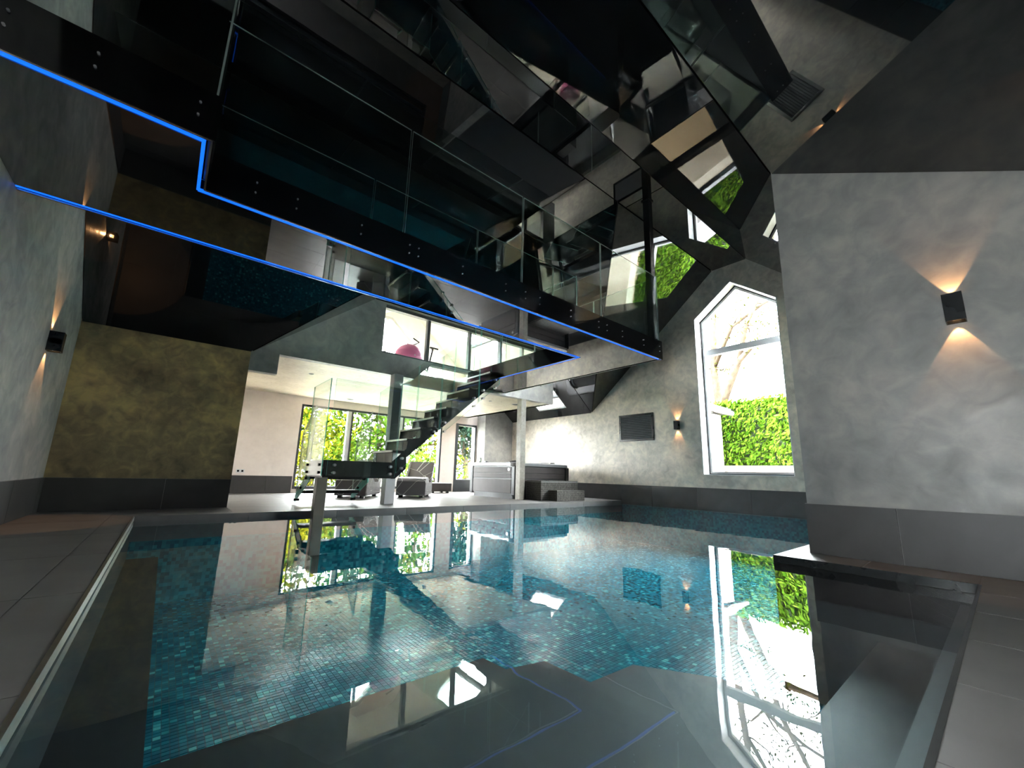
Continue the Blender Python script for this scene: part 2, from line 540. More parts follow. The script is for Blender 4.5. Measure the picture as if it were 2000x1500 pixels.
skirting('baseboard_back', 'brownish slate skirting of the lounge garden wall with the sockets', [('y', YK, XB, 2.64, -1, 0)])

# ------------------------------------------------------------------ ceiling: glossy black panels
def zfar(y): return ZT - (ZT - ZE) / (YB - YR1) * (y - YR1)
def znear(y): return ZT - (ZT - ZK) / (YR0 - YN) * (YR0 - y) if y >= YN else ZK - (ZK - ZE2) / (YN - YE) * (YN - y)
def zwl(x): return ZE + (ZT - ZE) / (WX0 - XB) * (x - XB)
def zwr(x): return ZE + (ZT - ZE) / (XR - WX1) * (XR - x)
back = G()
panels = []
def ceil(poly, zf, holes=(), mat='gloss'):
    panels.append((poly, zf, holes, mat))
    back.plate(poly, holes, lambda a, b: (a, b, zf(a, b) + .045), (0, 0, .12))
def shrink(poly, d):
    n = len(poly)
    area = sum(poly[i][0] * poly[(i + 1) % n][1] - poly[(i + 1) % n][0] * poly[i][1] for i in range(n))
    sg = 1 if area > 0 else -1
    out = []
    for i in range(n):
        p, q, r = (Vector((*poly[k % n], 0)) for k in (i - 1, i, i + 1))
        e1, e2 = (q - p).normalized(), (r - q).normalized()
        n1, n2 = Vector((-e1.y, e1.x, 0)) * sg, Vector((-e2.y, e2.x, 0)) * sg
        k = 1 + n1.dot(n2)
        out.append(tuple((q + (n1 + n2) * (d / max(k, .25)))[:2]))
    return out
F_far = lambda x, y: zfar(y)
F_near = lambda x, y: znear(y)
F_flat = lambda x, y: ZT
F_wl = lambda x, y: zwl(x)
F_wr = lambda x, y: zwr(x)
_vl = lambda y: XB + (WX0 - XB) * (YB - y) / (YB - YR1)
ceil([(XL, YB), (XB, YB), (WX0, YR1), (XL, YR1)], F_far)
ceil([(XR, YB), (XR, YR1), (WX1, YR1)], F_far)
ceil([(XL, YR0), (XL, YR1), (6.15, YR1), (6.15, YR0)], F_flat)
ceil([(6.15, YR0), (6.15, YR1), (XR, YR1), (XR, YR0)], F_flat)
ceil([(XL, YN), (XR, YN), (XR, YR0), (XL, YR0)], F_near)
ceil([(XL, YE), (XN, YE), (XN, YN), (XL, YN)], F_near)
ceil([(XB, YB), (WX0, YR1), (WX0, YB)], F_wl)
ceil([(WX0, YR1), (WX1, YR1), (WX1, YB), (WX0, YB)], F_flat)
ceil([(XR, YB), (WX1, YR1), (WX1, YB)], F_wr)
SKY1 = [(8.60, 8.80), (9.58, 8.80), (9.58, 10.08), (8.60, 10.08)]
ceil([(XM, YB), (XR, YB), (XR, 11.8), (XM, 11.8)], F_wr, [SKY1])
# white lining of the upstairs gym
SKY2 = [(6.55, 9.55), (7.65, 9.55), (7.65, 10.95), (6.55, 10.95)]
ceil([(XB, YB), (WX0, YB), (WX0, YK), (XB, YK)], F_wl, (), 'gym_white')
ceil([(WX0, YB), (WX1, YB), (WX1, YK), (WX0, YK)], F_flat, (), 'gym_white')
ceil([(WX1, YB), (XM, YB), (XM, YK), (WX1, YK)], F_wr, [SKY2], 'gym_white')
ceiling = struct('ceiling', back, M['backing'], 'vaulted ceiling of black high gloss panels over the pool hall', 'ceiling')
for poly, zf, holes, mat in panels:
    pp = shrink(poly, .010)
    obj('panel', G().plate(pp, holes, lambda a, b: (a, b, zf(a, b)), (0, 0, .04)), M[mat], ceiling)

# mezzanine slab and its soffit
sl = G().plate([(XB, YB + .16), (3.9, YB + .16), (3.9, 8.75), (5.3, 8.75), (5.3, YB + .16), (XM, YB + .16), (XM, YK), (XB, YK)], [], lambda a, b: (a, b, ZM), (0, 0, .33))
struct('trim_mezzanine_slab', sl, M['soffit'], 'cream textured soffit and floor slab of the mezzanine above the lounge', 'slab')

# ------------------------------------------------------------------ columns
def column(name, x, y, s, z0, z1, label, mats):
    g = G().box(x - s, x + s, y - s, y + s, z0, z1)
    o = tag(obj(name, g, mats, origin=(x, y, z0), bevel=.006), label, 'column', kind='structure')
    return o
column('column', 7.05, 8.09, .085, 0, ZM, 'stone-coloured square column standing at the corner of the hot tub', M['column'])
column('column', 3.44, 7.93, .10, 0, ZM, 'grey steel column rising behind the glass staircase to the mezzanine', M['pale_metal'])
hp = G().box(6.24, 6.36, 3.66, 3.78, 3.0, ZT)
hp.box(6.22, 6.38, 3.64, 3.80, 5.775, ZT)
tag(obj('hanger_post', hp, M['black_steel'], origin=(6.3, 3.72, 3.0)), 'slim black post from the walkway end up to the roof ridge', 'post')

# ------------------------------------------------------------------ windows
def pane_box(name, parent, g, mat='pane'):
    return obj(name, g, M[mat], parent)
w1 = thing('window_1', (XR, 3.70, .737), 'tall house-shaped gable window with white reveal looking onto the hedge', 'window', kind='structure')
def ring(outer, inner, x0, x1):
    g = G()
    n = len(outer)
    for i in range(n):
        j = (i + 1) % n
        o0, o1, i0, i1 = outer[i], outer[j], inner[i], inner[j]
        g.hexa([(x0, *o0), (x0, *o1), (x0, *i1), (x0, *i0)], [(x1, *o0), (x1, *o1), (x1, *i1), (x1, *i0)])
    return g
obj('reveal', ring(WH, shrink(WH, .015), XR - .004, XR + .27), M['white_frame'], w1)
obj('gasket', ring(shrink(WH, .012), shrink(WH, .035), XR + .27, XR + .30), M['black_steel'], w1)
obj('frame', ring(shrink(WH, .012), shrink(WH, .085), XR + .30, XR + .40), M['pale_metal'], w1)
obj('transom', G().box(XR + .28, XR + .40, 2.84, 4.56, 3.71, 3.86), M['pale_metal'], w1)
obj('sill', G().box(XR - .02, XR + .30, 2.76, 4.64, .737, .752), M['white_frame'], w1)
obj('pane', G().box(XR + .34, XR + .352, 2.85, 4.55, .83, 3.71), M['pane'], w1)
obj('pane', G().prism([(2.85, 3.86), (4.55, 3.86), (4.55, 4.61), (3.70, 5.27), (2.85, 4.61)], 'x', XR + .34, XR + .352), M['pane'], w1)

w7 = thing('added_window', (XL, -.14, .35), 'unseen side window added in the left wall to let in daylight', 'window', kind='structure')  # out of view, added as a daylight source for the near end
obj('frame', ring(LWIN, shrink(LWIN, .06), XL - .14, XL - .06), M['dark_frame'], w7)
obj('pane', G().box(XL - .105, XL - .095, -.35, .07, .40, 1.90), M['pane'], w7)
w2 = thing('window_2', (4.9, YK, .1), 'wide dark-framed sliding window of the lounge facing the leafy garden', 'window', kind='structure')
fr = G().box(2.66, 7.12, YK + .02, YK + .10, 2.34, 2.40).box(2.66, 7.12, YK + .02, YK + .10, .10, .17)
fr.box(2.66, 2.72, YK + .02, YK + .10, .17, 2.34).box(7.06, 7.12, YK + .02, YK + .10, .17, 2.34)
obj('frame', fr, M['dark_frame'], w2)
for x in (4.05, 5.68):
    obj('mullion', G().box(x - .13, x - .02, YK + .01, YK + .11, .17, 2.34), M['white_frame'], w2)
    obj('mullion', G().box(x - .02, x + .03, YK + .0, YK + .11, .17, 2.34), M['dark_frame'], w2)
for a, b in ((2.72, 3.92), (4.08, 5.55), (5.71, 7.06)):
    obj('pane', G().box(a, b, YK + .05, YK + .062, .17, 2.34), M['pane'], w2)

w3 = thing('window_3', (5.4, YB, 3.05), 'row of upper gym panes with dark mullions above the mezzanine bulkhead', 'window', kind='structure')
obj('frame', G().box(3.10, 7.67, YB + .04, YB + .12, 3.02, 3.09).box(3.10, 7.67, YB - .01, YB + .12, 4.03, 4.10), M['dark_frame'], w3)
xm = [3.10, 4.15, 5.28, 6.24, 7.0, 7.67]
for x in xm[1:-1]:
    obj('mullion', G().box(x - .035, x + .035, YB + .03, YB + .13, 3.09, 4.03), M['dark_frame'], w3)
for a, b in zip(xm, xm[1:]):
    obj('pane', G().box(a + .035, b - .035, YB + .07, YB + .08, 3.09, 4.03), M['pane'], w3)

def skylight(name, rect, zf, label):
    (x0, y0), (x1, _), (_, y1), _ = rect
    w = thing(name, ((x0 + x1) / 2, (y0 + y1) / 2, zf((x0 + x1) / 2, 0)), label, 'skylight', kind='structure')
    def bar(a0, a1, b0, b1):
        return G().plate([(a0, b0), (a1, b0), (a1, b1), (a0, b1)], [], lambda p, q: (p, q, zf(p, q) + .02), (0, 0, .12))
    for q in ((x0, x0 + .05, y0, y1), (x1 - .05, x1, y0, y1), (x0, x1, y0, y0 + .05), (x0, x1, y1 - .05, y1)):
        obj('frame', bar(*q), M['white_frame'], w)
    obj('glazing_bar', bar((x0 + x1) / 2 + .12, (x0 + x1) / 2 + .16, y0, y1), M['dark_frame'], w)
    obj('pane', G().plate([(x0, y0), (x1, y0), (x1, y1), (x0, y1)], [], lambda p, q: (p, q, zf(p, q) + .09), (0, 0, .01)), M['pane'], w)
skylight('window_4', SKY1, F_wr, 'bright skylight in the black roof slope over the hot tub')
skylight('window_5', SKY2, F_wr, 'large skylight in the white sloping ceiling of the gym')
w6 = thing('window_6', (4.86, YK, 3.25), 'triangular gable window of the upstairs gym blown out white by the sky', 'window', kind='structure')
def rake(outer, inner, y0, y1):
    g = G()
    n = len(outer)
    for i in range(n):
        j = (i + 1) % n
        a, b, c, d = outer[i], outer[j], inner[j], inner[i]
        g.hexa([(p[0], y0, p[1]) for p in (a, b, c, d)], [(p[0], y1, p[1]) for p in (a, b, c, d)])
    return g
obj('frame', rake(GG, shrink(GG, .08), YK + .02, YK + .10), M['pale_metal'], w6)
obj('mullion', G().box(4.82, 4.90, YK + .03, YK + .09, 3.3, 5.55), M['pale_metal'], w6)
obj('pane', G().prism(shrink(GG, .05), 'y', YK + .05, YK + .06), M['pane'], w6)

d1 = thing('door_1', (8.1, YK, 0), 'glazed black-framed garden door standing beside the hot tub', 'door', kind='structure')
obj('frame', G().box(7.66, 7.76, YK - .02, YK + .12, 0, 2.36).box(8.49, 8.55, YK, YK + .12, 0, 2.36).box(7.66, 8.55, YK, YK + .12, 2.29, 2.36), M['dark_frame'], d1)
obj('threshold', G().box(7.76, 8.49, YK + .02, YK + .10, 0, .05), M['dark_frame'], d1)
obj('kick_panel', G().box(7.76, 8.49, YK + .04, YK + .08, .05, .40), M['dark_frame'], d1)
obj('rail', G().box(7.76, 8.49, YK + .03, YK + .09, .40, .43), M['pale_metal'], d1)
obj('pane', G().box(7.76, 8.49, YK + .055, YK + .065, .43, 2.29), M['pane'], d1)
obj('hinge', G().box(7.74, 7.83, YK - .03, YK + .0, .50, .62), M['white_frame'], d1)
obj('hinge', G().box(7.76, 7.85, YK - .03, YK + .0, 1.75, 1.87), M['white_frame'], d1)

# ================================================================== POOL
pool_poly = [(PL, PN), (PRX, PN), (PRX, PRY), (XR, PRY), (XR, PF), (PL, PF)]
pool = thing('swimming_pool', (4.5, 4.0, ZB), 'sunken swimming pool lined with shimmering teal mosaic', 'pool')
def pool_side(i):
    (x0, y0), (x1, y1) = pool_poly[i], pool_poly[(i + 1) % len(pool_poly)]
    d = Vector((x1 - x0, y1 - y0, 0)).normalized()
    nx, ny = d.y * .05, -d.x * .05
    return G().hexa([(x0, y0, ZB), (x1, y1, ZB), (x1 + nx, y1 + ny, ZB), (x0 + nx, y0 + ny, ZB)],
                    [(x0, y0, -.024), (x1, y1, -.024), (x1 + nx, y1 + ny, -.024), (x0 + nx, y0 + ny, -.024)])
for i in range(len(pool_poly)):
    obj('lining', pool_side(i), M['mosaic_wall'] if i in (3, 4) else M['pool_slate'], pool)
obj('base', G().box(PL - .05, XR + .02, PN - .05, PF + .05, ZB - .1, ZB), M['mosaic_grout'], pool)
# dark bench along the left; near blocks follow a dark zone of the floor
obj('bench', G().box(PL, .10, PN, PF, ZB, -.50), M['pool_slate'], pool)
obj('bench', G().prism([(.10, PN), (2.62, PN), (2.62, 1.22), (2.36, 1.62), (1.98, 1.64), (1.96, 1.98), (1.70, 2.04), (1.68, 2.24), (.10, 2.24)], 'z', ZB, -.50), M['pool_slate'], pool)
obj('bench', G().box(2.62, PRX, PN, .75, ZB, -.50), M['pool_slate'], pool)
obj('ledge', G().box(PL, PRX, PN, PN + .10, ZB, -.14), M['pool_ledge'], pool)
# mosaic tiles on the floor
PIT = .042
xs = np.arange(.12, XR - .04, PIT)
ys = np.arange(.6, PF - .02, PIT)
gx, gy = np.meshgrid(xs, ys)
c = np.stack([gx.ravel(), gy.ravel()], 1)
keep = ~((c[:, 0] > PRX - .05) & (c[:, 1] < PRY + .05))
keep &= ~((c[:, 0] < 2.6) & (c[:, 1] < 1.2))
c = c[keep]
# the 300 tiles that show largest: just beyond the near dark block, seen from the camera
dist = np.hypot(c[:, 0], c[:, 1])
vis = (c[:, 0] > .16) & (c[:, 0] < 1.4) & (c[:, 1] > 3.27)
order = np.argsort(np.where(vis, dist, 1e9))
near, rest = c[order[:300]], c[order[300:]]
h = PIT / 2 - .0018
rng = np.random.default_rng(3)
n = len(rest)
q = np.array([[-h, -h], [h, -h], [h, h], [-h, h]])
top = rest[:, None, :] + q[None]
zt_ = np.full((n, 4, 1), ZB + .003) + rng.normal(0, .0003, (n, 4, 1))
low = np.concatenate([top, np.full((n, 4, 1), ZB)], 2)
verts = np.concatenate([np.concatenate([top, zt_], 2), low], 1).reshape(-1, 3) - np.array(pool.location)
fb = np.array([[0, 1, 2, 3], [0, 4, 5, 1], [1, 5, 6, 2], [2, 6, 7, 3], [3, 7, 4, 0]])
faces = (fb[None] + (np.arange(n) * 8)[:, None, None]).reshape(-1, 4)
me = bpy.data.meshes.new('mosaic')
me.vertices.add(len(verts))
me.vertices.foreach_set('co', verts.ravel())
me.loops.add(faces.size)
me.loops.foreach_set('vertex_index', faces.ravel())
me.polygons.add(len(faces))
me.polygons.foreach_set('loop_start', np.arange(0, faces.size, 4))
me.polygons.foreach_set('loop_total', np.full(len(faces), 4))
at = me.attributes.new('tint', 'FLOAT', 'FACE')
tint = rng.random(n) ** 1.25
at.data.foreach_set('value', np.repeat(tint, 5))
me.materials.append(M['mosaic'])
me.update(calc_edges=True)
me.shade_flat()
mo = bpy.data.objects.new('mosaic', me)
COL.objects.link(mo)
mo.parent = pool
mo['kind'] = 'stuff'
tm = mesh_of('tile', G().box(-h, h, -h, h, 0, .003), M['mosaic_tile'])
for x, y in near:
    t = bpy.data.objects.new('tile', tm)
    COL.objects.link(t)
    t.parent = pool
    t.location = (x - pool.location.x, y - pool.location.y, ZB - pool.location.z)
# steel edge profile and dark slots
ed = G().box(PL - .012, PL + .004, PN, PF, -.05, .003)
obj('edge_profile', ed, M['steel'], pool)
obj('overflow_slot', G().box(PL, PRX, PN - .012, PN + .004, -.06, .002), M['black_steel'], pool)
obj('overflow_slot', G().box(PRX - .004, PRX + .01, PN, PRY, -.06, .001), M['black_steel'], pool)
wt = G().prism(pool_poly, 'z', ZW - .001, ZW)
wt.f = [wt.f[1]]
wt.mi = [0]
water = obj('water', wt, M['water'], fix=False)
tag(water, 'still clear pool water mirroring the walkway and windows', 'water', kind='structure')

# ================================================================== WALKWAY
gantry = thing('walkway', (GX, GYF, ZG), 'black L-shaped glass-sided walkway with blue edge lighting hung over the pool', 'walkway')
E_ = .062
def off_poly(d):
    return [(XL + .004, GYJ - d), (GJX + d, GYJ - d), (GJX + d, GYN - d), (GX + d, GYN - d), (GX + d, YB - .004), (GI - d, YB - .004), (GI - d, GYF + d), (XL + .004, GYF + d)]
obj('deck', G().prism(off_poly(-.02), 'z', ZG + .02, 2.97), M['backing'], gantry)
sp = [(XL + .004, GYJ + .01), (GJX - .01 + .02, GYJ + .01), (GJX + .01, GYN + .01), (GX - .01, GYN + .01), (GX - .01, YB - .004), (GI + .01, YB - .004), (GI + .01, GYF - .01), (XL + .004, GYF - .01)]
obj('soffit', G().prism(sp, 'z', ZG, ZG + .02), M['soffit_mirror'], gantry)
def run(name, pts, w, z0, z1, mat, par=gantry):
    g = G()
    (x0, y0), (x1, y1) = pts
    if abs(x0 - x1) < 1e-6: g.box(x0 - w, x0 + w, min(y0, y1), max(y0, y1), z0, z1)
    else: g.box(min(x0, x1), max(x0, x1), y0 - w, y0 + w, z0, z1)
    return obj(name, g, M[mat], par)
fo = off_poly(E_)
edges = [(0, 1), (1, 2), (2, 3), (3, 4), (5, 6), (6, 7)]
for a, b in edges:
    run('fascia', (fo[a], fo[b]), .006, ZG - .004, 3.0, 'fascia')
    run('edge_lip', (off_poly(E_ - .012)[a], off_poly(E_ - .012)[b]), .006, ZG - .006, ZG + .004, 'steel')
lo = off_poly(.012)
for a, b in [(0, 1), (1, 2), (2, 3), (5, 6), (6, 7)]:
    led = run('light_strip', (lo[a], lo[b]), .010 if a < 3 else .006, ZG - .002, ZG + .016, 'led')
    led['label'] = 'glowing blue light strip'
def gpanel(name, parent, axis, c, a, b, z0, z1, t=.006, edge='edge_pale'):
    g = G()
    if axis == 'x':
        g.box(c - t, c + t, a, b, z0, z1)
        g.mi = [1, 1, 1, 0, 1, 0]
    else:
        g.box(a, b, c - t, c + t, z0, z1)
        g.mi = [1, 1, 0, 1, 0, 1]
    return obj(name, g, [M['balustrade'], M[edge]], parent, fix=False)
ZGT = 4.235
for a, b in ((GJX, 1.51), (1.53, 3.11), (3.13, 4.72), (4.74, 6.36)):
    gpanel('glass_panel', gantry, 'y', GYN - .035, a, b, 2.76, ZGT)
gpanel('glass_panel', gantry, 'y', GYJ - .035, XL + .01, GJX + .03, 2.76, ZGT)
gpanel('glass_panel', gantry, 'x', GJX + .035, GYJ, GYN - .05, 2.76, ZGT)
for a, b in ((XL + .01, -.10), (-.08, 1.48), (1.50, 3.04), (3.06, 4.63), (4.65, 5.26)):
    gpanel('glass_panel', gantry, 'y', GYF + .035, a, b, 2.76, ZGT - .05)
for a, b in ((4.60, 5.68), (5.70, 6.74)):
    gpanel('glass_panel', gantry, 'x', GI - .035, a, b, 2.76, ZGT)
for a, b in ((3.66, 5.08), (5.10, 6.54), (6.56, 7.98)):
    gpanel('glass_panel', gantry, 'x', GX + .035, a, b, 2.76, ZGT)
for ax, c, sgn, ps in (('y', GYN - E_ - .006, -1, [.24, .54, 1.09, 1.58, 1.68, 2.22, 2.84, 3.16, 3.41, 4.01, 4.62, 4.82, 5.21, 5.81, 6.30]), ('y', GYJ - E_ - .006, -1, [-.95, -.62, -.16])):
    for x in ps:
        for z in (2.80, 2.89):
            obj('bolt', G().cyl((x, c, z), (x, c - .012, z), .007, 8), M['pale_metal'], gantry)

# ================================================================== STAIRCASE
st = thing('staircase', (2.4, 7.2, 0), 'black steel staircase with glass balustrades climbing from pool deck to walkway', 'staircase')
SY0, SY1 = 6.82, 7.70
LZ = .765
RZ, GO, SX = (3.0 - LZ) / 10, .255, 2.98
obj('landing', G().box(1.88, 3.05, SY0 + .02, SY1 - .02, LZ - .06, LZ), M['black_steel'], st)
obj('landing_fascia', G().box(1.90, 3.02, SY0 - .008, SY0 + .012, LZ - .26, LZ + .01), M['gloss_steel'], st)
obj('landing_fascia', G().box(1.90, 3.02, SY1 - .012, SY1 + .008, LZ - .26, LZ + .01), M['black_steel'], st)
obj('landing_fascia', G().box(1.88, 1.90, SY0, SY1, LZ - .26, LZ + .01), M['black_steel'], st)
obj('post', G().box(1.80, 1.95, 6.76, 6.91, ZB, LZ - .26), M['bronze_steel'], st, bevel=.004)
for y0, y1 in ((SY0 - .012, SY0 + .012), (SY1 - .012, SY1 + .012)):
    prof = [(3.0, .50), (3.06, .50), (3.25, .67), (3.25, .875), (5.22, 2.60), (5.30, 2.69), (5.30, 3.0)]
    for k in range(9, 0, -1):
        x = SX + GO * k
        prof += [(x + .02, LZ + RZ * (k + 1) - .02), (x, LZ + RZ * k + .03)] if k < 9 else [(x, 2.98), (x - .04, LZ + RZ * 9 + .03)]
    prof += [(3.0, LZ + .03)]
    g = G().plate(prof, [], lambda a, b: (a, y0, b), (0, y1 - y0, 0))
    obj('stringer', g, M['gloss_steel'], st)
for k in range(1, 10):
    x, z = SX + GO * (k - 1), LZ + RZ * k
    t = obj('tread', G().box(x, x + GO + .03, SY0 + .012, SY1 - .012, z - .045, z), M['black_steel'], st, bevel=.004)
    obj('riser', G().box(x + .012, x + .022, SY0 + .012, SY1 - .012, z - RZ, z - .045), M['gloss_steel'], st)
    obj('tread_inlay', G().box(x + .02, x + GO, SY0 + .04, SY1 - .04, z, z + .006), M['slate'], t)
    obj('tread_nosing', G().box(x - .004, x + .012, SY0 + .012, SY1 - .012, z - .03, z + .002), M['steel'], t)
# lower flight: from the deck up to the landing, between two glass strings
for k, (y, z) in enumerate(((7.75, .51), (8.02, .255))):
    t = obj('tread', G().box(1.92, 2.90, y - .04, y + .24, z - .05, z), M['black_steel'], st, bevel=.004)
    obj('tread_inlay', G().box(1.95, 2.87, y - .02, y + .22, z, z + .006), M['slate'], t)
for x in (1.905, 2.915):
    g = G().hexa([(x - .009, 7.64, .42), (x - .009, 8.44, .04), (x - .009, 8.44, .16), (x - .009, 7.64, .58)],
                 [(x + .009, 7.64, .42), (x + .009, 8.44, .04), (x + .009, 8.44, .16), (x + .009, 7.64, .58)])
    obj('glass_string', g, M['edge'], st)
    g = G().hexa([(x - .009, 7.72, .62), (x - .009, 8.42, .18), (x - .009, 8.42, 1.30), (x - .009, 7.72, 1.75)],
                 [(x + .009, 7.72, .62), (x + .009, 8.42, .18), (x + .009, 8.42, 1.30), (x + .009, 7.72, 1.75)])
    g.mi = [0, 0, 1, 1, 1, 1]
    obj('glass_panel', g, [M['balustrade'], M['edge_pale']], st, fix=False)
    for y, z in ((7.78, .47), (8.06, .30), (8.34, .08)):
        obj('standoff', G().cyl((x - .045, y, z), (x + .045, y, z), .022, 12), M['black_steel'], st)
# balustrade panes
YG0, YG1 = SY0 - .055, SY1 + .055
gpanel('glass_panel', st, 'y', YG0, 1.92, 3.03, .53, 2.08, edge='edge')
gpanel('glass_panel', st, 'x', 1.845, YG0, YG1, .53, 2.07, edge='edge')
def raked(y, x0, x1):
    m_ = RZ / GO
    zb = lambda x: max(.53, LZ - .18 + m_ * (x - SX) - .05)
    zt2 = lambda x: LZ + m_ * (x - SX) + 1.33
    pts = [(x0, zb(x0)), (x1, zb(x1)), (x1, zt2(x1)), (x0, zt2(x0))]
    g = G().hexa([(p[0], y - .008, p[1]) for p in pts], [(p[0], y + .008, p[1]) for p in pts])
    g.mi = [0, 0, 1, 1, 1, 1]
    return obj('glass_panel', g, [M['balustrade'], M['edge']], st, fix=False)
for y in (YG0, YG1):
    for a, b in ((3.05, 3.84), (3.86, 4.71), (4.73, 5.24)):
        raked(y, a, b)
        for x in (a + .10, b - .10):
            zc = LZ - .06 + RZ / GO * (x - SX)
            for dz in (.0, -.17):
                s0 = -1 if y == YG0 else 1
                obj('standoff', G().cyl((x, y - s0 * .05, zc + dz), (x, y + s0 * .025, zc + dz), .022, 12), M['steel'] if s0 < 0 else M['black_steel'], st)
for x in (2.03, 2.95):
    for z in (.58, .70):
        obj('standoff', G().cyl((x, YG0 - .025, z), (x, YG0 + .05, z), .022, 12), M['steel'], st)
for y in (6.9, 7.6):
    for z in (.58, .70):
        obj('standoff', G().cyl((1.82, y, z), (1.89, y, z), .022, 12), M['black_steel'], st)
obj('step_light', G().cyl((3.72, SY0 - .02, 1.30), (3.72, SY0 - .012, 1.30), .02, 12), M['steel'], st)
sl_d = bpy.data.lights.new('step_light_beam', 'SPOT')
sl_d.energy = .5
sl_d.color = (1, .5, .18)
sl_d.spot_size = math.radians(60)
sl_d.spot_blend = .3
sl_d.shadow_soft_size = .008
sl_o = bpy.data.objects.new('step_light_beam', sl_d)
COL.objects.link(sl_o)
sl_o.parent = st
sl_o.location = Vector((3.72, SY0 - .035, 1.285)) - st.location

# ================================================================== WALL LIGHTS
def sconce(pos, nrm, label, power):
    """square up-and-down light; pos = centre of its back on the wall"""
    s = thing('wall_light', pos, label, 'wall light', 'black up-and-down wall lights')
    p, nv = Vector(pos), Vector(nrm)
    t = Vector((0, 1, 0))
    w, dp, hh = .055, .115, .11
    def bx(a0, a1, d0, d1, z0, z1):
        u, v = p + t * a0 + nv * d0, p + t * a1 + nv * d1
        return G().box(min(u.x, v.x), max(u.x, v.x), min(u.y, v.y), max(u.y, v.y), p.z + z0, p.z + z1)
    hw = .045
    def shell():
        g = bx(-w, w, dp - .008, dp, -hh, hh)
        for q in (bx(-w, -w + .006, .012, dp - .008, -hh, hh), bx(w - .006, w, .012, dp - .008, -hh, hh), bx(-w, w, .012, dp - .008, -.03, .03)):
            g.add(q.v, q.f)
        return g
    obj('housing', shell(), M['black_steel'], s)
    obj('back_plate', bx(-w, w, .0, .012, -hh, hh), M['black_steel'], s)
    for sg in (1, -1):
        obj('lamp', bx(-.02, .02, .035, .075, sg * .05 - .012, sg * .05 + .012), simple('warm_lamp', (.9, .6, .3), .5, emit=(1, .55, .22), strength=8.0, var=.02), s)
        d = bpy.data.lights.new('wall_light_beam', 'SPOT')
        d.energy = power
        d.color = (1.0, .50, .20)
        d.spot_size = math.radians(56)
        d.spot_blend = .05
        d.shadow_soft_size = .006
        lo_ = bpy.data.objects.new('wall_light_beam', d)
        COL.objects.link(lo_)
        lo_.parent = s
        lo_.location = nv * .045 + Vector((0, 0, sg * .066))
        lo_.rotation_euler = Vector((0, 0, sg)).to_track_quat('-Z', 'Y').to_euler()
sconce((XL, 6.60, 1.935), (1, 0, 0), 'black up-and-down wall light at the far end of the left wall', 16)
sconce((XN, .085, 1.975), (-1, 0, 0), 'largest black wall light, on the smoky grey wall jutting out beside the tall window', 9)
sconce((XR, 5.22, 1.965), (-1, 0, 0), 'small black wall light between the louvred vent and the tall window', 9)

# ================================================================== VENT
vg = thing('vent_grille', (XR, 6.43, 1.63), 'dark louvred vent grille on the warm plaster wall', 'vent')
obj('frame', ring([(5.89, 1.62), (6.98, 1.62), (6.98, 2.37), (5.89, 2.37)], [(5.95, 1.68), (6.92, 1.68), (6.92, 2.31), (5.95, 2.31)], XR - .03, XR), M['black_steel'], vg)
obj('back_panel', G().box(XR - .006, XR - .001, 5.95, 6.92, 1.68, 2.31), M['backing'], vg)
for k in range(13):
    z = 1.70 + k * .048
    g = G().hexa([(XR - .022, 5.95, z), (XR - .016, 5.95, z - .006), (XR - .005, 5.95, z + .030), (XR - .011, 5.95, z + .036)],
                 [(XR - .022, 6.92, z), (XR - .016, 6.92, z - .006), (XR - .005, 6.92, z + .030), (XR - .011, 6.92, z + .036)])
    obj('slat', g, M['dark_frame'], vg)

# ================================================================== HOT TUB
TX0, TX1, TY0, TY1, TZ = 7.00, 9.06, 8.24, 10.30, .95
tub = thing('hot_tub', (8.0, 9.27, 0), 'square dark-panelled hot tub with pale rim beside the column', 'hot tub')
m_tub = simple('taupe_tub_panel', (.055, .046, .045), .65, var=.1, scale=5)
m_tub2 = simple('charcoal_tub_panel', (.022, .021, .022), .4, var=.1, scale=5)
m_rim = simple('pearl_tub_shell', (.30, .30, .31), .12, var=.06, scale=8)
m_pad = simple('black_headrest', (.02, .02, .022), .35, var=.1)
def rrect(x0, x1, y0, y1, r, n=6):
    pts = []
    for cx, cy, a0 in ((x1 - r, y1 - r, 0), (x0 + r, y1 - r, 90), (x0 + r, y0 + r, 180), (x1 - r, y0 + r, 270)):
        for i in range(n + 1):
            a = math.radians(a0 + 90 * i / n)
            pts.append((cx + r * math.cos(a), cy + r * math.sin(a)))
    return pts
obj('plinth', G().prism(rrect(TX0 + .06, TX1 - .06, TY0 + .06, TY1 - .06, .12), 'z', 0, .10), m_tub2, tub)
obj('body', G().prism(rrect(TX0 + .02, TX1 - .02, TY0 + .02, TY1 - .02, .12), 'z', .10, .86), m_tub2, tub)
for x, s0 in ((TX0, 1), (TX1, -1)):
    for z0, z1 in ((.14, .50), (.53, .66), (.67, .82)):
        obj('side_panel', G().box(min(x, x + s0 * .03), max(x, x + s0 * .03), TY0 + .16, TY1 - .16, z0, z1), m_tub, tub, bevel=.006)
for y, s0 in ((TY0, 1), (TY1, -1)):
    for z0, z1 in ((.14, .50), (.53, .66), (.67, .82)):
        obj('side_panel', G().box(TX0 + .16, TX1 - .16, min(y, y + s0 * .03), max(y, y + s0 * .03), z0, z1), m_tub, tub, bevel=.006)
for x in (TX0, TX1):
    for y in (TY0, TY1):
        sx, sy = (1 if x == TX0 else -1), (1 if y == TY0 else -1)
        obj('corner_panel', G().box(min(x - sx * .01, x + sx * .15), max(x - sx * .01, x + sx * .15), min(y - sy * .01, y + sy * .15), max(y - sy * .01, y + sy * .15), .08, .86), m_tub2, tub, bevel=.03)
rim_o = rrect(TX0 - .03, TX1 + .03, TY0 - .03, TY1 + .03, .2)
